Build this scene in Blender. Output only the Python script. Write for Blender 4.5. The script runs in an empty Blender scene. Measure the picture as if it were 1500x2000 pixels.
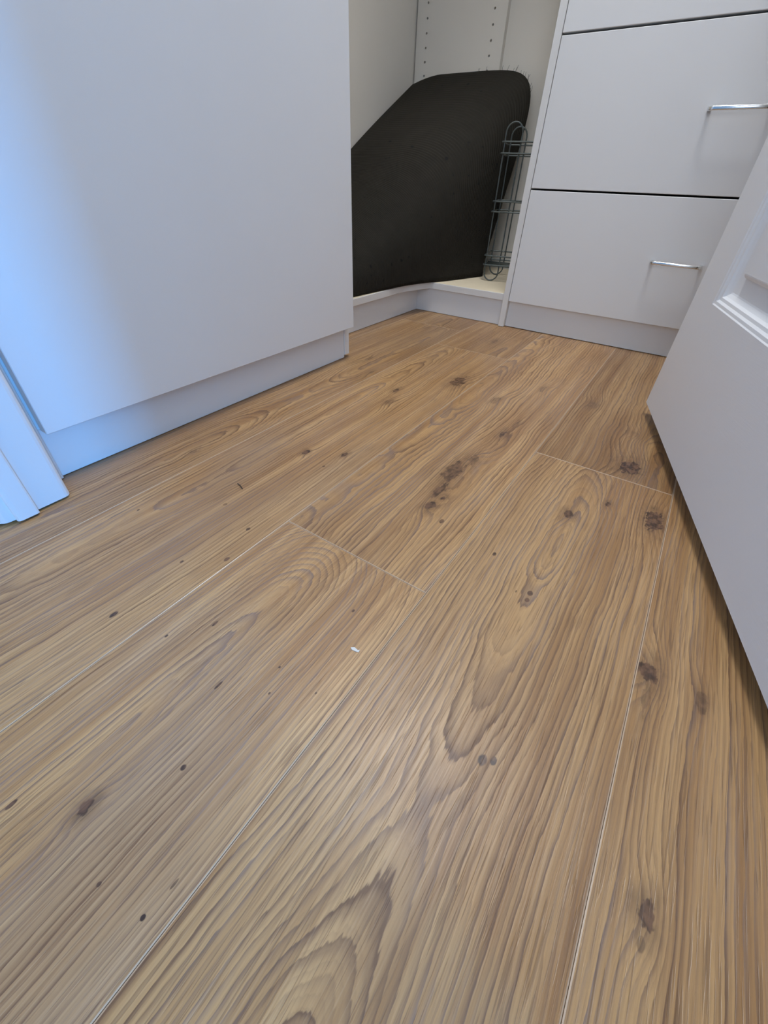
import bpy, bmesh, math, random
from mathutils import Vector, Matrix
random.seed(7)
sc = bpy.context.scene
C = sc.collection

# ---------------------------------------------------------------- camera
CH = 0.34                                   # lens height above the floor
def look(yaw, pit, rol):
    yaw, pit, rol = map(math.radians, (yaw, pit, rol))
    f = Vector((math.sin(yaw)*math.cos(pit), math.cos(yaw)*math.cos(pit), -math.sin(pit)))
    r = Vector((math.cos(yaw), -math.sin(yaw), 0)); u = r.cross(f)
    r2 = math.cos(rol)*r + math.sin(rol)*u; u2 = -math.sin(rol)*r + math.cos(rol)*u
    m = Matrix((r2, u2, -f)).transposed().to_4x4()
    m.translation = (0, 0, CH)
    return m
cam = bpy.data.cameras.new('camera'); co = bpy.data.objects.new('camera', cam); C.objects.link(co)
cam.sensor_fit = 'VERTICAL'; cam.sensor_height = 36.0
cam.lens = 803.5/2000*36.0
cam.clip_start = 0.01
co.matrix_world = look(-32.74, 39.05, 2.224)
sc.camera = co

# ---------------------------------------------------------------- light
w = bpy.data.worlds.new('world'); sc.world = w; w.use_nodes = True
w.node_tree.nodes['Background'].inputs[0].default_value = (0.55, 0.72, 1.0, 1)
w.node_tree.nodes['Background'].inputs[1].default_value = 0.3
def area(name, loc, rot, sx, sy, power, col):
    l = bpy.data.lights.new(name, 'AREA'); l.shape = 'RECTANGLE'; l.size = sx; l.size_y = sy
    l.energy = power; l.color = col
    o = bpy.data.objects.new(name, l); C.objects.link(o); o.location = loc
    o.rotation_euler = [math.radians(a) for a in rot]
    return o
# daylight from unseen side window; unseen back window and wardrobe lamp added for light
area('window_daylight_side', (4.44, -1.20, 1.5), (0, 90, 0), 1.2, 0.55, 165, (0.08, 0.40, 1.0))
area('added_back_light', (0.55, -3.14, 1.45), (90, 0, 0), 1.8, 1.3, 19, (0.95, 0.97, 1.0))
area('added_wardrobe_light', (-0.36, 0.93, 2.35), (0, 0, 0), 0.5, 0.5, 19, (0.98, 0.985, 1.0))
sc.view_settings.view_transform = 'Standard'
sc.view_settings.look = 'None'
sc.view_settings.gamma = 1.0
sc.view_settings.use_curve_mapping = False
sc.view_settings.exposure = 0.41

# ---------------------------------------------------------------- helpers
def obj(name, me, mat=None, parent=None, loc=None):
    if isinstance(me, bmesh.types.BMesh):
        bm = me; me = bpy.data.meshes.new(name); bm.to_mesh(me); bm.free()
    if mat and not me.materials: me.materials.append(mat)
    o = bpy.data.objects.new(name, me); C.objects.link(o)
    if parent: o.parent = parent
    if loc is not None: o.location = loc
    return o
def tag(o, label=None, cat=None, group=None, kind=None):
    if label: o['label'] = label
    if cat: o['category'] = cat
    if group: o['group'] = group
    if kind: o['kind'] = kind
    return o
def empty(name, loc=(0, 0, 0), rz=0):
    o = bpy.data.objects.new(name, None); C.objects.link(o); o.location = loc; o.rotation_euler = (0, 0, rz)
    o.empty_display_size = 0.05
    return o
def box(x0, x1, y0, y1, z0, z1, bev=0.0, seg=2, bm=None):
    b = bmesh.new()
    bmesh.ops.create_cube(b, size=1)
    for v in b.verts:
        v.co = Vector((x0 if v.co.x < 0 else x1, y0 if v.co.y < 0 else y1, z0 if v.co.z < 0 else z1))
    if bev: bmesh.ops.bevel(b, geom=list(b.edges), offset=bev, segments=seg, affect='EDGES', profile=0.5)
    if bm is not None:
        t = bpy.data.meshes.new('t'); b.to_mesh(t); b.free(); bm.from_mesh(t); bpy.data.meshes.remove(t); return bm
    return b
def prism(pts, z0, z1, bev=0.0):
    b = bmesh.new()
    lo = [b.verts.new((x, y, z0)) for x, y in pts]; hi = [b.verts.new((x, y, z1)) for x, y in pts]
    n = len(pts)
    b.faces.new(lo[::-1]); b.faces.new(hi)
    for i in range(n): b.faces.new((lo[i], lo[(i+1) % n], hi[(i+1) % n], hi[i]))
    bmesh.ops.recalc_face_normals(b, faces=b.faces)
    if bev: bmesh.ops.bevel(b, geom=list(b.edges), offset=bev, segments=1, affect='EDGES')
    return b
def tube(pts, r, closed=False, n=10, bm=None, sq=None):
    b = bm if bm is not None else bmesh.new()
    P = [Vector(p) for p in pts]; m = len(P); rings = []
    up = None
    for i in range(m):
        a = P[i-1] if (i > 0 or closed) else P[i]; c = P[(i+1) % m] if (i < m-1 or closed) else P[i]
        t = (c-a).normalized()
        if up is None:
            up = Vector((0, 0, 1)) if abs(t.z) < .9 else Vector((1, 0, 0))
        up = (up - t*up.dot(t)).normalized(); s = t.cross(up)
        ring = []
        for k in range(n):
            an = 2*math.pi*(k+.5)/n; ca, sa = math.cos(an), math.sin(an)
            if sq:
                e = 0.45
                ca = math.copysign(abs(ca)**e, ca)*sq[0]; sa = math.copysign(abs(sa)**e, sa)*sq[1]
                ring.append(b.verts.new(P[i] + s*ca + up*sa))
            else: ring.append(b.verts.new(P[i] + (s*ca + up*sa)*r))
        rings.append(ring)
    for i in range(m if closed else m-1):
        A, B = rings[i], rings[(i+1) % m]
        for k in range(n): f = b.faces.new((A[k], A[(k+1) % n], B[(k+1) % n], B[k])); f.smooth = True
    if not closed:
        b.faces.new(rings[0][::-1]); b.faces.new(rings[-1])
    bmesh.ops.recalc_face_normals(b, faces=b.faces)
    return b
def lerp(a, b, t): return a+(b-a)*t
def interp(xs, ys, x):
    if x <= xs[0]: return ys[0]
    for i in range(len(xs)-1):
        if x <= xs[i+1]:
            t = (x-xs[i])/(xs[i+1]-xs[i]); return lerp(ys[i], ys[i+1], t)
    return ys[-1]

# ---------------------------------------------------------------- materials
class S:
    """a shader socket with arithmetic"""
    def __init__(s, nt, o): s.nt = nt; s.o = o
    def _m(s, op, *a):
        n = s.nt.nodes.new('ShaderNodeMath'); n.operation = op
        for i, x in enumerate((s,)+a):
            if isinstance(x, S): s.nt.links.new(x.o, n.inputs[i])
            else: n.inputs[i].default_value = x
        return S(s.nt, n.outputs[0])
    def __add__(s, b): return s._m('ADD', b)
    __radd__ = __add__
    def __sub__(s, b): return s._m('SUBTRACT', b)
    def __rsub__(s, b): return (s*-1.0)+b
    def __mul__(s, b): return s._m('MULTIPLY', b)
    __rmul__ = __mul__
    def __truediv__(s, b): return s._m('DIVIDE', b)
    def pow(s, b): return s._m('POWER', b)
    def sqrt(s): return s._m('SQRT')
    def exp(s): return s._m('EXPONENT')
    def fract(s): return s._m('FRACT')
    def floor(s): return s._m('FLOOR')
    def abs(s): return s._m('ABSOLUTE')
    def max(s, b): return s._m('MAXIMUM', b)
    def min(s, b): return s._m('MINIMUM', b)
    def smooth(s, a, b, lo=0.0, hi=1.0):
        n = s.nt.nodes.new('ShaderNodeMapRange'); n.interpolation_type = 'SMOOTHSTEP'
        s.nt.links.new(s.o, n.inputs[0])
        for i, x in enumerate((a, b, lo, hi)): n.inputs[i+1].default_value = x
        return S(s.nt, n.outputs[0])
def new_mat(name):
    m = bpy.data.materials.new(name); m.use_nodes = True
    return m, m.node_tree, m.node_tree.nodes['Principled BSDF']
def vec(nt, x, y, z):
    n = nt.nodes.new('ShaderNodeCombineXYZ')
    for i, a in enumerate((x, y, z)):
        if isinstance(a, S): nt.links.new(a.o, n.inputs[i])
        else: n.inputs[i].default_value = a
    return S(nt, n.outputs[0])
def noise(nt, v, scale=1.0, detail=2.0, rough=0.5, dist=0.0):
    n = nt.nodes.new('ShaderNodeTexNoise'); nt.links.new(v.o, n.inputs['Vector'])
    n.inputs['Scale'].default_value = scale; n.inputs['Detail'].default_value = detail
    n.inputs['Roughness'].default_value = rough; n.inputs['Distortion'].default_value = dist
    return S(nt, n.outputs[0])
def mixc(nt, fac, a, b):
    n = nt.nodes.new('ShaderNodeMix'); n.data_type = 'RGBA'
    if isinstance(fac, S): nt.links.new(fac.o, n.inputs[0])
    else: n.inputs[0].default_value = fac
    for i, x in ((6, a), (7, b)):
        if isinstance(x, S): nt.links.new(x.o, n.inputs[i])
        else: n.inputs[i].default_value = (*x, 1)
    return S(nt, n.outputs[2])
def objcoord(nt):
    t = nt.nodes.new('ShaderNodeTexCoord'); s = nt.nodes.new('ShaderNodeSeparateXYZ')
    nt.links.new(t.outputs['Object'], s.inputs[0])
    return [S(nt, s.outputs[i]) for i in range(3)], S(nt, t.outputs['Object'])
def bump(nt, h, strength, dist, bs):
    n = nt.nodes.new('ShaderNodeBump'); n.inputs['Strength'].default_value = strength
    n.inputs['Distance'].default_value = dist
    nt.links.new(h.o, n.inputs['Height']); nt.links.new(n.outputs[0], bs.inputs['Normal'])

def plain(name, col, rough=0.5, metal=0.0, bumpscale=0, bumpstr=0.1, var=0.03, spec=0.5):
    m, nt, bs = new_mat(name)
    (x, y, z), p = objcoord(nt)
    n = noise(nt, p, 6.0, 3.0)
    c = mixc(nt, n, tuple(a*(1-var) for a in col), tuple(min(1, a*(1+var)) for a in col))
    nt.links.new(c.o, bs.inputs['Base Color'])
    bs.inputs['Roughness'].default_value = rough; bs.inputs['Metallic'].default_value = metal
    bs.inputs['Specular IOR Level'].default_value = spec
    if bumpscale:
        bump(nt, noise(nt, p, bumpscale, 2.0), bumpstr, 0.0004, bs)
    return m
M = {}
M['laminate'] = plain('white_melamine', (0.78, 0.785, 0.79), 0.42, bumpscale=900, bumpstr=0.08, var=0.015)
M['laminate_edge'] = plain('white_edging', (0.76, 0.755, 0.74), 0.4, var=0.02)
M['interior'] = plain('cream_melamine', (0.82, 0.775, 0.69), 0.5, bumpscale=900, bumpstr=0.06, var=0.02)
M['raw_board'] = plain('cream_chipboard', (0.78, 0.68, 0.50), 0.6, bumpscale=300, bumpstr=0.1, var=0.06)
M['paint'] = plain('white_gloss_paint', (0.75, 0.75, 0.75), 0.35, bumpscale=60, bumpstr=0.05, var=0.01)
M['wall'] = plain('wall_paint', (0.75, 0.745, 0.73), 0.7, bumpscale=200, bumpstr=0.1, var=0.02)
M['ceiling'] = plain('ceiling_paint', (0.82, 0.82, 0.81), 0.8, var=0.01)
M['dark_gap'] = plain('dark_gap', (0.03, 0.03, 0.03), 0.8)
M['chrome'] = plain('chrome', (0.78, 0.80, 0.81), 0.16, 1.0, var=0.01)
M['wire'] = plain('grey_green_wire', (0.085, 0.10, 0.095), 0.40, 0.3, var=0.1)
M['cloth'] = plain('black_cloth', (0.012, 0.011, 0.010), 0.9, bumpscale=800, bumpstr=0.3)
M['plank_edge'] = plain('pale_bevelled_board_edge', (0.50, 0.365, 0.245), 0.32, var=0.2)  # paler than the boards: light caught along the bevels, painted into the colour
M['flake'] = plain('white_flake', (0.75, 0.74, 0.70), 0.6)
M['splinter'] = plain('dark_splinter', (0.07, 0.045, 0.03), 0.7)
M['rug_fibre'] = plain('mat_fibre', (0.045, 0.04, 0.035), 0.9)

def door_paint():
    m, nt, bs = new_mat('embossed_door_paint')
    (x, y, z), p = objcoord(nt)
    bs.inputs['Base Color'].default_value = (0.84, 0.845, 0.85, 1)
    bs.inputs['Roughness'].default_value = 0.42
    wv = (noise(nt, vec(nt, x*3, y, z*6), 1, 1)-0.5)*0.05
    g = noise(nt, vec(nt, x*30, y*3, (z+wv)*560), 1.0, 2.0, 0.6)
    bump(nt, g.smooth(0.35, 0.7), 0.09, 0.0005, bs)
    return m
M['door'] = door_paint()

def mat_rubber():
    m, nt, bs = new_mat('ribbed_mat_backing')
    (x, y, z), p = objcoord(nt)
    n = noise(nt, p, 25, 3); sp = noise(nt, p, 55, 1).smooth(0.73, 0.76)
    c = mixc(nt, n, (0.017, 0.0150, 0.0112), (0.027, 0.024, 0.0180))
    c = mixc(nt, sp, c, (0.008, 0.008, 0.008))
    nt.links.new(c.o, bs.inputs['Base Color'])
    bs.inputs['Roughness'].default_value = 0.8
    bs.inputs['Specular IOR Level'].default_value = 0.15
    bump(nt, noise(nt, p, 700, 2), 0.4, 0.0006, bs)
    return m
M['mat'] = mat_rubber()

KV = 1.25                                    # how steeply the rings stand at the board edges
def wood(name, org, seed, v0, hpts, knots=(), freq=150, tone=1.0, warm=0.5, warp=1.0, contrast=1.0):
    """flat-sawn plank: growth rings r = sqrt(v^2 + h(u)^2) cut by the face, bent round the knots.
    hpts: (world y, pith depth in m); knots: (world x, world y, half width, half length, darkness)"""
    m, nt, bs = new_mat(name)
    (x, y, z), p = objcoord(nt)
    sd = seed*3.71
    def nz(sx, sy, det=1.0, ro=0.5, off=0.0): return noise(nt, vec(nt, x*sx+sd, y*sy+sd*0.7+off, sd*0.31+off), 1.0, det, ro)
    w1 = (nz(5, 2.4, 2)-0.5)*(0.030*warp); w2 = (nz(16, 7, 2, off=3)-0.5)*(0.009*warp)
    w3 = (nz(450, 34, 2, 0.6, off=5)-0.5)*0.0018
    v = x + w1 + w2 + w3 - (v0-org[0])
    u0, u1 = hpts[0][0]-org[1], hpts[-1][0]-org[1]
    hm = max(h for _, h in hpts)*1.05
    fc = nt.nodes.new('ShaderNodeFloatCurve'); cv = fc.mapping.curves[0]
    pts = [((a-org[1]-u0)/(u1-u0), h/hm) for a, h in hpts]
    while len(cv.points) < len(pts): cv.points.new(0.5, 0.5)
    for cp, q in zip(cv.points, pts): cp.location = q
    fc.mapping.update()
    uu = (y-u0)*(1/(u1-u0))
    nt.links.new(uu.o, fc.inputs['Value'])
    h = S(nt, fc.outputs[0])*hm + (nz(14, 16, 2, off=9)-0.5)*(0.012*warp) + (nz(620, 44, 1, off=11)-0.5)*0.0020
    r = ((v*KV)*(v*KV) + h*h).sqrt()
    kmask = None
    jag = (nz(320, 50, 2, 0.6, off=13)-0.5)
    kn = (nz(110, 60, 3, 0.65, off=17)-0.5)
    for (kx, ky, a, b, dk) in knots:
        dx = (x-(kx-org[0])); dy = (y-(ky-org[1]))
        big = max(a, b) > 0.006
        if not big: a *= 0.75; b *= 0.75
        if big:
            d2 = (dx*(1/(a*2.4)))
            e2 = (dy*(1/(b*2.8)))
            g = ((d2*d2+e2*e2)*-1.0).exp()
            r = r + g*(a*1.9)
        d = ((dx*(1/a))*(dx*(1/a)) + (dy*(1/b))*(dy*(1/b))).sqrt() + kn*(2.3 if big else 1.1)
        mk = d.smooth(1.15, 0.75, 0.0, min(1.0, dk*1.1))
        if big: mk = mk.max(d.smooth(2.6, 0.6, 0.0, dk*0.5))
        kmask = mk if kmask is None else kmask.max(mk)
    ph = r*(freq*0.90) + (nz(14, 4, 2, off=21)-0.5)*1.8 + jag*0.30
    f = ph.fract(); idx = ph.floor()
    wn = nt.nodes.new('ShaderNodeTexWhiteNoise'); wn.noise_dimensions = '1D'; nt.links.new(idx.o, wn.inputs['W'])
    amp = S(nt, wn.outputs['Value'])
    dark = f.pow(2.2)*f.smooth(1.0, 0.90)*1.6*(amp*0.8+0.2)
    f2 = (ph*2.37+0.3).fract()
    dark2 = f2.pow(2.0)*f2.smooth(1.0, 0.85)
    fibre = nz(520, 6, 3, 0.65, off=25)
    pores = nz(760, 22, 1, off=29).smooth(0.58, 0.68)
    patch = nz(9, 2.2, 2, off=33)
    streak = nz(60, 1.4, 3, 0.6, off=37)
    la = (0.53*tone, 0.322*tone, 0.140*tone); lb = (0.315*tone, 0.158*tone, 0.055*tone); lg = (0.39*tone, 0.275*tone, 0.165*tone)
    c = mixc(nt, (streak*0.6+patch*0.4).smooth(0.36, 0.64), la, lb)
    c = mixc(nt, patch.smooth(0.45, 0.75)*(1-warm), c, lg)
    dc = mixc(nt, nz(20, 6, 1, off=41).smooth(0.35, 0.65), (0.15*tone, 0.075*tone, 0.036*tone), (0.22*tone, 0.15*tone, 0.115*tone))
    c = mixc(nt, (dark2*0.30*contrast), c, (0.24*tone, 0.135*tone, 0.065*tone))
    c = mixc(nt, (dark*(0.92*contrast)).min(0.94), c, dc)
    c = mixc(nt, fibre.smooth(0.48, 0.76, 0, 0.5), c, (0.20*tone, 0.105*tone, 0.05*tone))
    c = mixc(nt, fibre.smooth(0.48, 0.25, 0, 0.25), c, (0.66*tone, 0.47*tone, 0.29*tone))
    c = mixc(nt, pores*0.40, c, (0.13*tone, 0.07*tone, 0.036*tone))
    if kmask is not None:
        kc = mixc(nt, nz(160, 110, 2, off=45).smooth(0.35, 0.65), (0.045, 0.022, 0.014), (0.16, 0.082, 0.045))
        c = mixc(nt, kmask, c, kc)
    nt.links.new(c.o, bs.inputs['Base Color'])
    bs.inputs['Specular IOR Level'].default_value = 0.5
    rg = dark*0.10 + fibre*0.14 + 0.30
    nt.links.new(rg.o, bs.inputs['Roughness'])
    bump(nt, (fibre*-0.6)+(pores*-0.5), 0.45, 0.0005, bs)
    return m

# ---------------------------------------------------------------- floor: boards one by one
PW = 0.2001; X0 = 0.0860                     # board width, one seam
floor = tag(empty('floor'), 'warm oak laminate floor laid in wide boards', 'floor', kind='structure')
sub = obj('subfloor', box(-3.15, 4.7, -3.3, 1.9, -0.08, -0.0085), plain('subfloor', (0.10, 0.08, 0.06), 0.9), floor)
SPEC = {}
# column k spans X0+PW*(k-1) .. X0+PW*k ; list of joints along y
JO = {0: (0.6283,), -1: (0.2660,), -2: (-0.35, 1.03), -3: (-0.20, 1.18), -4: (0.1, 1.4), 1: (-0.45, 0.93), 2: (0.25,), -5: (-0.6, 0.75)}
generic = [wood('oak_generic_a', (0, 0), 51, 0.02, [(-.7, .01), (0, .05), (.7, .09)], freq=150),
           wood('oak_generic_b', (0, 0), 57, 0.16, [(-.7, .05), (.7, .08)], freq=170)]
def spec(k, y0, y1, org):
    """hand-set grain of the boards in view"""
    mid = (y0+y1)/2
    if k == -1 and mid < .2:     # wide board with the nested arrow heads
        return dict(seed=1, v0=-0.2375, hpts=[(-.5, .03), (-.16, .016), (-.05, .004), (.0, .006), (.089, .0150), (.146, .0220), (.184, .0290), (.206, .0360), (.235, .052), (.27, .075)],
            knots=[(-.2118, -.0347, .0045, .007, 1), (-.2541, -.061, .002, .0055, .9), (-.1786, .0192, .0024, .003, .95), (-.1648, -.0492, .0016, .002, .9), (-.1293, -.0426, .002, .0024, .95),
                   (-.2625, .1135, .0016, .005, .9), (-.2091, .075, .0015, .006, .9), (-.288, .0786, .0018, .003, .85), (-.1629, .2032, .002, .003, .85), (-.1788, .1166, .0013, .0016, .9), (-.1686, .0946, .0012, .0016, .9),
                   (-.1366, .117, .0012, .0018, .9), (-.1273, -.0235, .0012, .005, .7)], freq=190, warm=.35, tone=1.13)  # tone lifted to paint in side-window light skimming the near floor
    if k == -1:                  # board with the long torn knot
        return dict(seed=2, v0=-0.30, hpts=[(.2, .02), (.5, .05), (.8, .03), (1.1, .06), (1.8, .05)],
            knots=[(-.197, .50, .012, .035, .75), (-.190, .44, .006, .022, .8), (-.1835, .400, .007, .012, .95), (-.178, .425, .004, .007, 1), (-.186, .545, .009, .016, .6), (-.1561, .381, .004, .006, .8), (-.1804, .653, .005, .016, .85), (-.175, .70, .003, .02, .5),
                   (-.1867, .90, .006, .016, .5), (-.245, .78, .008, .02, .5)], freq=165, warm=.7, warp=1.6, contrast=1.25, tone=1.1)
    if k == 0 and mid < .5:      # board with tongues and closed rings
        return dict(seed=3, v0=-0.0265, hpts=[(-.5, .03), (-.15, .006), (-.05, .016), (.0105, .034), (.067, .044), (.095, .047), (.125, .045), (.237, .031), (.34, .018), (.4524, .003), (.52, .016), (.64, .045)],
            knots=[(-.0269, .4924, .006, .011, .85), (.0136, .5497, .004, .008, .8), (-.0232, .331, .0032, .0045, .95), (-.0227, .320, .003, .004, .95), (.0009, .1497, .0042, .006, .9), (.0082, .1540, .003, .0045, .9), (.0709, .547, .011, .024, .85),
                   (-.0774, .3647, .003, .005, .85), (-.0364, .3246, .0012, .003, .6)], freq=185, warm=.6)
    if k == 0:
        return dict(seed=4, v0=0.055, hpts=[(.62, .02), (.70, .012), (.85, .05), (1.1, .03), (1.8, .05)],
            knots=[(.0215, .6735, .017, .024, .9), (-.0787, .8854, .010, .02, .4), (.01, .80, .006, .012, .3)], freq=170, warm=.9, warp=1.4, tone=.86)
    if k == 1 and mid < .6:
        return dict(seed=5, v0=0.33, hpts=[(-.5, .05), (1.0, .05)],
            knots=[(.0961, .3059, .009, .013, .85), (.097, .275, .003, .024, .45), (.1376, .3004, .004, .012, .55), (.1171, .1276, .0052, .0095, .85), (.1165, .112, .003, .006, .5)], freq=190, warm=.75, warp=.8)
    if k == -2 and mid < .6:
        return dict(seed=6, v0=-0.47, hpts=[(-.4, .05), (.1, .03), (.4, .012), (.62, .01), (.75, .03), (1.05, .06)],
            knots=[(-.411, .4035, .005, .0075, .95), (-.3569, .4365, .004, .008, .85), (-.3613, .3888, .0025, .004, .9), (-.3228, .1772, .003, .0045, .9), (-.3599, .1455, .002, .003, .85), (-.3512, .0637, .003, .006, .85), (-.4045, .2419, .003, .004, .6),
                   (-.3429, .2264, .003, .004, .8), (-.4835, .1692, .002, .003, .85), (-.3497, .8231, .014, .03, .75), (-.4105, .6416, .008, .014, .5), (-.43, .70, .006, .012, .7)], freq=180, warm=.5, tone=1.08)  # tone lifted too, painting in the skimming window light
    if k == -2: return dict(seed=7, v0=-.36, hpts=[(1.0, .02), (1.8, .06)], knots=[(-.40, 1.15, .008, .02, .5)], freq=170, warm=.8)
    if k == -3 and mid > 1: return dict(seed=8, v0=-.60, hpts=[(1.1, .01), (1.4, .05), (1.8, .02)], freq=165, warm=.9, tone=.9)
    if k == -3: return dict(seed=9, v0=-.56, hpts=[(-.3, .03), (0, .02), (.3, .012), (.55, .05), (.8, .02), (1.2, .05)], knots=[(-.55, .30, .004, .008, .5), (-.5878, .8188, .005, .014, .5), (-.6086, 1.1455, .006, .02, .4), (-.53, .75, .005, .012, .5)], freq=180, warm=.6, tone=1.0)
    if k == 1: return dict(seed=10, v0=.2, hpts=[(.9, .02), (1.8, .06)], freq=170, warm=.8)
    return None
gi = 0
for k in range(-14, 23):
    xa = X0+PW*(k-1); xb = xa+PW
    if xb > 4.6: continue
    ya_all, yb_all = -3.25, 1.76
    cuts = list(JO.get(k, ((k*0.531) % 1.38-0.6,)))
    while cuts[0]-1.38 > ya_all: cuts.insert(0, cuts[0]-1.38)
    while cuts[-1]+1.38 < yb_all: cuts.append(cuts[-1]+1.38)
    if k >= 3 or k <= -6: cuts = [c for c in cuts if c < 0.05]; yb_all = 0.05
    e = [ya_all]+cuts+[yb_all]
    for y0, y1 in zip(e[:-1], e[1:]):
        if y1-y0 < 0.03: continue
        xc, yc = (xa+xb)/2, (y0+y1)/2
        g = 0.00018
        sp = spec(k, y0, y1, (xc, yc)) if -3 <= k <= 1 and y1 > -.1 else None
        if sp: mt = wood('oak_board_%d' % sp['seed'], (xc, yc), **sp)
        else: mt = generic[gi % 2]; gi += 1
        b = bmesh.new(); hx, hy, t = PW/2-g, (y1-y0)/2-g, 0.008
        bw, bd = 0.0009, 0.00030                # micro-bevel
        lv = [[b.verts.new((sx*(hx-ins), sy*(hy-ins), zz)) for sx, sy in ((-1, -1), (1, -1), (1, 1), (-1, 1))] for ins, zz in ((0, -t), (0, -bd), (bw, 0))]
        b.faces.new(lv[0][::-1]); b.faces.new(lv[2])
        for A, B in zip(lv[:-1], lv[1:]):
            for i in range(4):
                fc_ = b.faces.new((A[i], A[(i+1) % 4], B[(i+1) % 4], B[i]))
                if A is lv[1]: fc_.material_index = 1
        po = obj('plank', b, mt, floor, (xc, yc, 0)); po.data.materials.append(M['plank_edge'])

# ---------------------------------------------------------------- room shell
CE = 2.4
def struct(name, bm, mat, label, cat): return tag(obj(name, bm, mat), label, cat, kind='structure')
struct('wall_left', box(-1.25, -1.09, 0.13, 1.9, 0, CE), M['wall'], 'white painted wall behind the left wardrobe run', 'wall')
struct('wall_back', box(-1.25, 0.50, 1.78, 1.9, 0, CE), M['wall'], 'white painted wall behind the drawers', 'wall')
struct('wall_right', box(0.36, 0.50, 0.13, 1.78, 0, CE), M['wall'], 'white painted wall behind the open door', 'wall')
DX0, DX1, DH = -0.605, 0.262, 2.06           # rough opening
wf = bmesh.new()
box(-3.0, DX0, 0.02, 0.13, 0, CE, bm=wf); box(DX1, 4.6, 0.02, 0.13, 0, CE, bm=wf); box(DX0, DX1, 0.02, 0.13, DH, CE, bm=wf)
struct('wall_front', wf, M['wall'], 'white painted wall around the doorway', 'wall')
struct('wall_bedroom_left', box(-3.15, -3.0, -3.3, 0.13, 0, CE), M['wall'], 'white bedroom wall left of the doorway', 'wall')
wb = bmesh.new()
box(-3.15, -0.35, -3.35, -3.2, 0, CE, bm=wb); box(1.55, 4.6, -3.35, -3.2, 0, CE, bm=wb); box(-0.35, 1.55, -3.35, -3.2, 0, 0.75, bm=wb); box(-0.35, 1.55, -3.35, -3.2, 2.15, CE, bm=wb)
struct('wall_bedroom_back', wb, M['wall'], 'white bedroom wall with a wide window opening', 'wall')
wr = bmesh.new()
box(4.5, 4.65, -3.3, -1.49, 0, CE, bm=wr); box(4.5, 4.65, -0.91, 0.13, 0, CE, bm=wr); box(4.5, 4.65, -1.49, -0.91, 0, 0.88, bm=wr); box(4.5, 4.65, -1.49, -0.91, 2.12, CE, bm=wr)
struct('wall_bedroom_right', wr, M['wall'], 'white bedroom wall with a tall window opening', 'wall')
struct('ceiling', box(-3.15, 4.65, -3.35, 1.9, CE, CE+0.1), M['ceiling'], 'flat white ceiling over both rooms', 'ceiling')

# ---------------------------------------------------------------- door frame
jl = [(-0.605, 0.0), (-0.5845, 0.0), (-0.5845, 0.0575), (-0.582, 0.0595), (-0.5795, 0.0625), (-0.5785, 0.0712), (-0.5735, 0.0712), (-0.5712, 0.0728), (-0.5705, 0.0760),
      (-0.5705, 0.0925), (-0.5715, 0.0945), (-0.5785, 0.0950), (-0.5790, 0.1290), (-0.5800, 0.1320), (-0.5825, 0.1345), (-0.5860, 0.1358), (-0.605, 0.1358)]
struct('trim_1', prism(jl, 0.0030, 2.03), M['paint'], 'white moulded door jamb with stop bead beside the tall cabinet', 'door frame')
cx = (-0.579+0.236)
struct('trim_2', prism([(cx-a, b) for a, b in jl], 0.0015, 2.03), M['paint'], 'white hinge-side door jamb with stop bead', 'door frame')
struct('trim_3', box(-0.605, 0.262, 0.0, 0.1358, 2.03, 2.06), M['paint'], 'white door frame head across the doorway', 'door frame')
struct('trim_4', box(-0.66, -0.629, 0.1305, 0.1492, 0.0008, 2.06, 0.001, 1), M['paint'], 'narrow white scribing strip between door jamb and tall cabinet', 'trim')

# ---------------------------------------------------------------- tall cabinet on the left
tc = tag(empty('wardrobe_cabinet', (-0.615, 0.15, 0)), 'tall white wardrobe cabinet with plain front and recessed plinth on the left', 'wardrobe')
def part(name, bm, mat, par):
    l = par.location
    bmesh.ops.translate(bm, verts=bm.verts, vec=-Vector(l))
    return obj(name, bm, mat, par)
part('front_panel', box(-0.633, -0.615, 0.1525, 0.797, 0.0715, 2.2, 0.0008, 1), M['laminate'], tc)
part('plinth', box(-0.653, -0.6365, 0.1495, 0.7855, 0.0012, 0.072), M['laminate'], tc)
part('end_panel', box(-1.066, -0.6345, 0.7865, 0.8035, 0.006, 2.2, 0.0018, 2), M['laminate_edge'], tc)
part('end_panel', box(-1.066, -0.6345, 0.1500, 0.1660, 0.0732, 2.2), M['laminate'], tc)
part('cabinet_floor', box(-1.066, -0.655, 0.166, 0.7865, 0.072, 0.088), M['interior'], tc)
part('cabinet_top', box(-1.066, -0.6345, 0.166, 0.7865, 2.184, 2.2), M['interior'], tc)

# ---------------------------------------------------------------- open corner unit
cu = tag(empty('corner_unit', (-0.75, 1.32, 0)), 'open white corner wardrobe unit with low plinth and drilled side panel', 'wardrobe')
zb = 0.0695
part('plinth', box(-0.765, -0.7490, 0.8045, 1.3180, 0.001, zb), M['laminate'], cu)
part('plinth', box(-0.7490, -0.4530, 1.3180, 1.3340, 0.001, zb), M['laminate'], cu)
bl = [(-1.068, 0.8045), (-0.7400, 0.8045), (-0.7335, 1.20), (-0.700, 1.3085), (-0.4530, 1.3085), (-0.4530, 1.738), (-1.068, 1.738)]
base = part('base_board', prism(bl, zb+.0004, 0.0875, 0.0006), M['laminate_edge'], cu)
bl2 = [(-1.067, 0.806), (-0.743, 0.806), (-0.7365, 1.205), (-0.7025, 1.3110), (-0.4535, 1.3110), (-0.4535, 1.737), (-1.067, 1.737)]
tb = part('board_surface', prism(bl2, 0.0870, 0.0880), M['raw_board'], cu)
part('rear_panel', box(-1.086, -1.0690, 0.8045, 1.7760, 0.001, 2.2), M['interior'], cu)
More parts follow.
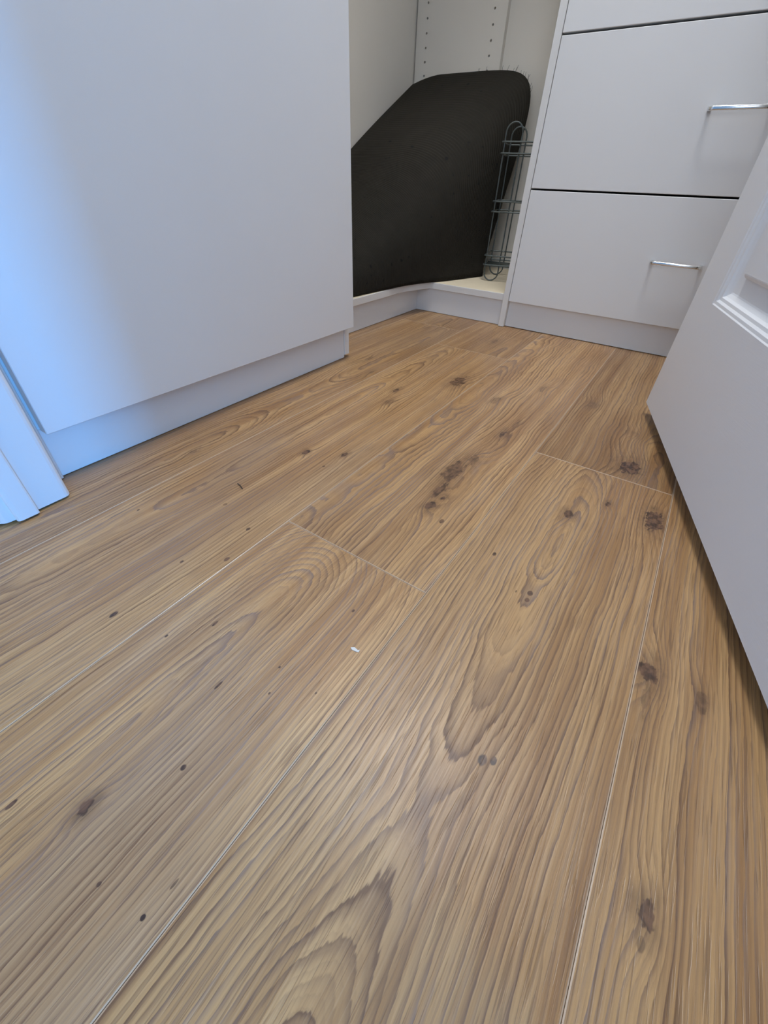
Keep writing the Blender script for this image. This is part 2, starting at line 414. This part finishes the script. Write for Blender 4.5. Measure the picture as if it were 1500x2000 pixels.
# drilled panel: shelf-pin holes every 32 mm in two columns
def drilled(x0, x1, z0, z1, yf, th, cols, zh):
    b = bmesh.new(); c = 0.016; r = 0.0031; n = 8
    def q(pts): b.faces.new([b.verts.new(p) for p in pts])
    xs = [x0]
    for cc in cols: xs += [cc-c, cc+c]
    xs.append(x1)
    zlo = zh-c; rows = int((z1-0.02-zlo)/0.032); zhi = zlo+rows*0.032
    for i in range(len(xs)-1):
        a, d = xs[i], xs[i+1]
        if i % 2 == 0: q([(a, yf, z0), (d, yf, z0), (d, yf, z1), (a, yf, z1)])
        else:
            q([(a, yf, z0), (d, yf, z0), (d, yf, zlo), (a, yf, zlo)]); q([(a, yf, zhi), (d, yf, zhi), (d, yf, z1), (a, yf, z1)])
            cc = (a+d)/2
            for k in range(rows):
                zc = zlo+0.032*(k+.5)
                sqp = [(1, 0), (1, 1), (0, 1), (-1, 1), (-1, 0), (-1, -1), (0, -1), (1, -1)]
                for j in range(8):
                    p, s = sqp[j], sqp[(j+1) % 8]; A = j*math.pi/4; B = (j+1)*math.pi/4
                    ia = (cc+r*math.cos(A), zc+r*math.sin(A)); ib = (cc+r*math.cos(B), zc+r*math.sin(B))
                    q([(ia[0], yf, ia[1]), (ib[0], yf, ib[1]), (cc+s[0]*c, yf, zc+s[1]*c), (cc+p[0]*c, yf, zc+p[1]*c)])
                    q([(ia[0], yf, ia[1]), (ia[0], yf+.012, ia[1]), (ib[0], yf+.012, ib[1]), (ib[0], yf, ib[1])])
                q([(cc+r*math.cos(-j*math.pi/4), yf+.012, zc+r*math.sin(-j*math.pi/4)) for j in range(8)])
    yb = yf+th
    q([(x0, yb, z0), (x0, yb, z1), (x1, yb, z1), (x1, yb, z0)])
    for xx in (x0, x1): q([(xx, yf, z0), (xx, yf, z1), (xx, yb, z1), (xx, yb, z0)])
    q([(x0, yf, z1), (x1, yf, z1), (x1, yb, z1), (x0, yb, z1)]); q([(x0, yf, z0), (x1, yf, z0), (x1, yb, z0), (x0, yb, z0)])
    bmesh.ops.remove_doubles(b, verts=b.verts, dist=1e-6)
    bmesh.ops.recalc_face_normals(b, faces=b.faces)
    return b
part('drilled_panel', drilled(-1.0640, -0.7564, 0.0885, 2.2, 1.7400, 0.018, (-1.0262, -0.7965), 0.0685+0.032*2), M['interior'], cu)
part('rear_panel', box(-1.068, -0.4530, 1.7585, 1.7760, 0.001, 2.2), M['interior'], cu)
part('added_shade_shelf', prism([(x, min(y, 1.7395)) for x, y in bl], 1.45, 1.468, 0.0006), M['laminate_edge'], cu)  # unseen shelf, added to shade the unit's interior from above
part('hanging_rail', tube([(-1.0685, 1.60, 1.38), (-0.4535, 1.60, 1.38)], 0.012), M['chrome'], cu)

# ---------------------------------------------------------------- drawer unit
du = tag(empty('drawer_unit', (-0.06, 1.30, 0)), 'white chest of drawers with chrome handles built in beside the corner unit', 'drawers')
DL, DR = -0.4516, 0.3396
part('end_panel', box(DL, DL+0.0165, 1.3030, 1.7750, 0.001, 1.15, 0.0006, 1), M['laminate_edge'], du)
part('end_panel', box(DR-0.0165, DR, 1.3030, 1.7750, 0.001, 1.15, 0.0006, 1), M['laminate_edge'], du)
part('plinth', box(DL+0.017, DR-0.017, 1.3170, 1.3330, 0.0015, 0.0735), M['laminate'], du)
part('carcass_floor', box(DL+0.017, DR-0.017, 1.3205, 1.7700, 0.0738, 0.0890), M['laminate'], du)
part('top_board', box(DL, DR, 1.2950, 1.7750, 1.1505, 1.1690, 0.001, 1), M['laminate'], du)
hx0, hx1 = -0.1065, -0.0045
for i in range(4):
    z0 = 0.0718+0.2595*i+(0.0 if i == 0 else 0.0)
    z1 = z0+0.2555
    fr = part('drawer_front', box(DL+0.0185, DR-0.0185, 1.3010, 1.3190, z0, z1, 0.0008, 1), M['laminate'], du)
    part('drawer_box', box(DL+0.035, DR-0.035, 1.3195, 1.74, z0+0.03, z1-0.04), M['laminate'], du)
    zc = z0+0.1330
    R = 0.008; pp = []
    yo, yi = 1.2770, 1.3012
    for a in range(0, 5):
        t = a/4*math.pi/2; pp.append((hx0+R-R*math.cos(t), yo+R-R*math.sin(t), zc))
    pts = [(hx0, yi, zc)]+pp+[(2*((hx0+hx1)/2)-x, y, z) for x, y, z in pp[::-1]]+[(hx1, yi, zc)]
    hb = tube(pts, 0.004, n=12, sq=(0.0030, 0.0034))
    bmesh.ops.translate(hb, verts=hb.verts, vec=-Vector(du.location))
    h = obj('handle', hb, M['chrome'], fr); h['label'] = 'slim chrome bow handle'

# ---------------------------------------------------------------- panelled door, standing open
DFX, DFY = 0.0058, 0.9045                     # free edge; local +x runs to the hinge
dr = tag(empty('door_1', (DFX, DFY, 0), math.atan2(-0.9631, 0.2692)), 'white moulded panel door standing open at the right', 'door', kind='structure')
DW, DT, DB, DTOP = 0.790, 0.038, 0.022, 2.03
# local y: the seen face is at y=0 facing -y ; body extends to +y
pan = [(0.0925, 0.3500), (0.4400, 0.6975)]; pz = [(0.2119, 0.86), (1.06, 1.89)]
def door_frame_mesh():
    b = bmesh.new()
    xs = [0, pan[0][0], pan[0][1], pan[1][0], pan[1][1], DW]; zs = [DB, pz[0][0], pz[0][1], pz[1][0], pz[1][1], DTOP]
    def q(p): b.faces.new([b.verts.new(x) for x in p])
    for yy in (0, DT):
        for i in range(5):
            for j in range(5):
                if i % 2 == 1 and j % 2 == 1: continue
                q([(xs[i], yy, zs[j]), (xs[i+1], yy, zs[j]), (xs[i+1], yy, zs[j+1]), (xs[i], yy, zs[j+1])])
    for i in range(5):
        for zz in (DB, DTOP): q([(xs[i], 0, zz), (xs[i+1], 0, zz), (xs[i+1], DT, zz), (xs[i], DT, zz)])
        for xx in (0, DW): q([(xx, 0, zs[i]), (xx, 0, zs[i+1]), (xx, DT, zs[i+1]), (xx, DT, zs[i])])
    bmesh.ops.remove_doubles(b, verts=b.verts, dist=1e-6); bmesh.ops.recalc_face_normals(b, faces=b.faces)
    return b
obj('stile_and_rail_frame', door_frame_mesh(), M['door'], dr)
PROF = [(0, 0), (0.0015, 0.0012), (0.005, 0.0016), (0.0075, 0.0040), (0.011, 0.0046), (0.0135, 0.0080), (0.0175, 0.0110), (0.0195, 0.0118), (0.0400, 0.0118), (0.0405, 0.0090), (0.0445, 0.0058), (0.0460, 0.0055)]
def door_panel(xa, xb, za, zb):
    b = bmesh.new()
    for side in (0, 1):
        loops = []
        for ins, d in PROF:
            yy = d if side == 0 else DT-d
            loops.append([b.verts.new(p) for p in ((xa+ins, yy, za+ins), (xb-ins, yy, za+ins), (xb-ins, yy, zb-ins), (xa+ins, yy, zb-ins))])
        for A, B in zip(loops[:-1], loops[1:]):
            for i in range(4): b.faces.new((A[i], A[(i+1) % 4], B[(i+1) % 4], B[i]))
        b.faces.new(loops[-1])
    bmesh.ops.recalc_face_normals(b, faces=b.faces)
    return b
for xa, xb in pan:
    for za, zb_ in pz: obj('panel', door_panel(xa, xb, za, zb_), M['door'], dr)

# ---------------------------------------------------------------- ribbed mat bent into the corner
SB = [0, .22, .42, .62, .80, 1.0]
BX = [-.757, -.750, -.736, -.712, -.662, -.6243]; BY = [.84, .961, 1.118, 1.2526, 1.366, 1.5216]
TX = [-1.04, -1.05, -1.055, -1.058, -1.055, -1.03]; TY = [.86, .98, 1.12, 1.26, 1.40, 1.725]; TZ = [.14, .20, .27, .34, .43, .611]
EX = [.80, .75, .68, .58, .40, .22]
def ext(xs, ys, s):
    if s < xs[0]: return ys[0]+(ys[1]-ys[0])/(xs[1]-xs[0])*(s-xs[0])
    if s > xs[-1]: return ys[-1]+(ys[-1]-ys[-2])/(xs[-1]-xs[-2])*(s-xs[-1])
    return interp(xs, ys, s)
def sm(xs, ys, s):                           # smoothed interpolation
    return sum(ext(xs, ys, s+d) for d in (-.09, -.06, -.03, 0, .03, .06, .09))/7
def mat_point(s, q):
    e = sm(SB, EX, s); pw = max(1.0, 0.85/e)
    t = q**pw/(q**pw+(1-q)**pw)              # even spacing round the bend
    ph = t*math.pi/2
    a = 1-max(0, math.cos(ph))**e; bb = max(0, math.sin(ph))**e
    s -= 0.028*max(0, (a-.80)/.20)**2.2*s**8   # rounded sheet corner
    bx, by, tx, ty, tz = (sm(SB, v, s) for v in (BX, BY, TX, TY, TZ))
    bx += 0.018*s**6*bb + 0.010*s**8*max(0, 1-bb*9)**2
    return Vector((lerp(bx, tx, a), lerp(by, ty, bb), lerp(0.0895, tz, bb)))
def make_mat():
    NR, NT = 150, 56
    ns = NR*4
    rows = []
    for i in range(ns+1):
        s = i/ns
        row = [mat_point(s, j/NT) for j in range(NT+1)]
        rows.append(row)
    b = bmesh.new(); F, K = [], []
    for i in range(ns+1):
        fr, bk = [], []
        for j in range(NT+1):
            p = rows[i][j]; ds = rows[min(ns, i+1)][j]-rows[max(0, i-1)][j]; dt = rows[i][min(NT, j+1)]-rows[i][max(0, j-1)]
            n = ds.cross(dt); n = n.normalized() if n.length > 1e-9 else Vector((1, 0, 0))
            if n.x < 0 and n.z < 0: n = -n
            rib = 0.0012*(0.8, 1.0, 0.6, -1.3)[i % 4]*min(1, (NT-j)/4)*min(1, (ns-i)/10)
            fr.append(b.verts.new(p+n*rib)); bk.append(b.verts.new(p-n*0.005))
        F.append(fr); K.append(bk)
    for i in range(ns):
        for j in range(NT):
            f = b.faces.new((F[i][j], F[i][j+1], F[i+1][j+1], F[i+1][j])); f.smooth = True
            f = b.faces.new((K[i][j], K[i+1][j], K[i+1][j+1], K[i][j+1])); f.smooth = True
    for j in range(NT):
        for i in (0, ns): b.faces.new((F[i][j], F[i][j+1], K[i][j+1], K[i][j]))
    for i in range(ns):
        for j in (0, NT): b.faces.new((F[i][j], F[i+1][j], K[i+1][j], K[i][j]))
    bmesh.ops.recalc_face_normals(b, faces=b.faces)
    return b
mo = tag(empty('floor_mat', (-0.72, 1.25, 0.088)), 'dark ribbed rubber-backed mat bent over in the corner unit', 'mat')
part('sheet', make_mat(), M['mat'], mo)
fb = bmesh.new()
for k in range(16):                           # stray fibres along the upper edge
    t = random.uniform(.46, .72)
    p = mat_point(1.0, t); L_ = random.uniform(.006, .016)
    d = Vector((random.uniform(-.6, .6), random.uniform(-.3, .1), 1)).normalized()
    tube([p-d*.002, p+d*L_*.5+Vector((random.uniform(-.002, .002), 0, 0)), p+d*L_], 0.0004, n=4, bm=fb)
ff = part('frayed_fibres', fb, M['rug_fibre'], mo); ff['kind'] = 'stuff'

# ---------------------------------------------------------------- wire rack
wr_ = tag(empty('wire_rack', (-0.565, 1.465, 0.088), math.radians(14)), 'slim grey-green wire rack standing next to the mat', 'rack')
rw = 0.0021
def oblong(cx_, yy, w_, z0, z1):
    r = w_/2; pts = []
    for k in range(13): a = math.pi*k/12; pts.append((cx_+r*math.cos(a), yy, z1-r+r*math.sin(a)*1.0))
    for k in range(13): a = math.pi+math.pi*k/12; pts.append((cx_+r*math.cos(a), yy, z0+r+r*math.sin(a)))
    return pts
for yy in (0.0, 0.125):
    for xx in (0.0, 0.086):
        obj('upright_loop', tube(oblong(xx, yy, 0.044, rw, 0.381), rw, closed=True, n=8), M['wire'], wr_)
def rring(x0, x1, y0, y1, z, r):
    pts = []
    for cx_, cy_, a0 in ((x1-r, y1-r, 0), (x0+r, y1-r, 90), (x0+r, y0+r, 180), (x1-r, y0+r, 270)):
        for k in range(5): a = math.radians(a0+90*k/4); pts.append((cx_+r*math.cos(a), cy_+r*math.sin(a), z))
    return pts
for z in (0.3405, 0.3160, 0.2080, 0.1830, 0.0700, 0.0450):
    obj('ring_wire', tube(rring(-0.029, 0.110, -rw*2, 0.125+rw*2, z, 0.010), rw, closed=True, n=8), M['wire'], wr_)
for k in range(4):
    yy = 0.02+0.028*k
    obj('base_wire', tube([(-0.029, yy, 0.0408), (0.110, yy, 0.0408)], rw*.9, n=8), M['wire'], wr_)

# ---------------------------------------------------------------- dark garment, its hem just in view
gm = tag(empty('hanging_garment', (-0.515, 1.60, 0.688)), 'black garment hanging at the top edge beside the drawers', 'clothing')
gb = bmesh.new(); F = []
NX, NZ = 40, 24
for side in (0, 1):
    g = []
    for i in range(NX+1):
        col = []
        for j in range(NZ+1):
            u = i/NX; zz = j/NZ; wdt = 0.052*(1-0.75*max(0, zz-.85)/.15)
            x = (u-.5)*2*wdt; y = math.sin(u*22)*0.010*(1-zz*.7)+(-0.016 if side == 0 else 0.016)*math.sin(math.pi*min(1, max(0, u)))
            zlo = 0.028*(1-u)+0.003*math.sin(u*22)
            col.append(gb.verts.new((x, y, lerp(zlo, 0.60, zz))))
        g.append(col)
    F.append(g)
for side in (0, 1):
    for i in range(NX):
        for j in range(NZ):
            f = gb.faces.new((F[side][i][j], F[side][i+1][j], F[side][i+1][j+1], F[side][i][j+1])); f.smooth = True
bmesh.ops.remove_doubles(gb, verts=gb.verts, dist=1e-5); bmesh.ops.recalc_face_normals(gb, faces=gb.faces)
obj('cloth', gb, M['cloth'], gm)
obj('hanger_hook', tube([(0, 0, 0.59), (0, 0, 0.677)]+[(0, 0.0145*math.sin(a), 0.692-0.0145*math.cos(a)) for a in [math.pi*k/8 for k in range(1, 9)]], 0.002, n=8), M['chrome'], gm)

# ---------------------------------------------------------------- small litter on the boards
b = bmesh.new()
pts = [(-.004, -.001), (-.001, .0012), (.003, .0005), (.0045, .002), (.005, -.0008), (.0015, -.0018), (-.002, -.0022)]
fl_ = prism(pts, 0, 0.0007)
tag(obj('paint_flake', fl_, M['flake'], loc=(-.1352, .1694, 0.0001)), 'tiny white paint flake lying on the oak floor', 'flake')
spn = tube([(-.0075, .0015, .0008), (0, 0, .0012), (.0075, -.003, .0008)], 0.0007, n=6)
tag(obj('splinter', spn, M['splinter'], loc=(-.420, .281, 0)), 'thin dark splinter lying on the floorboards before the tall cabinet', 'splinter')
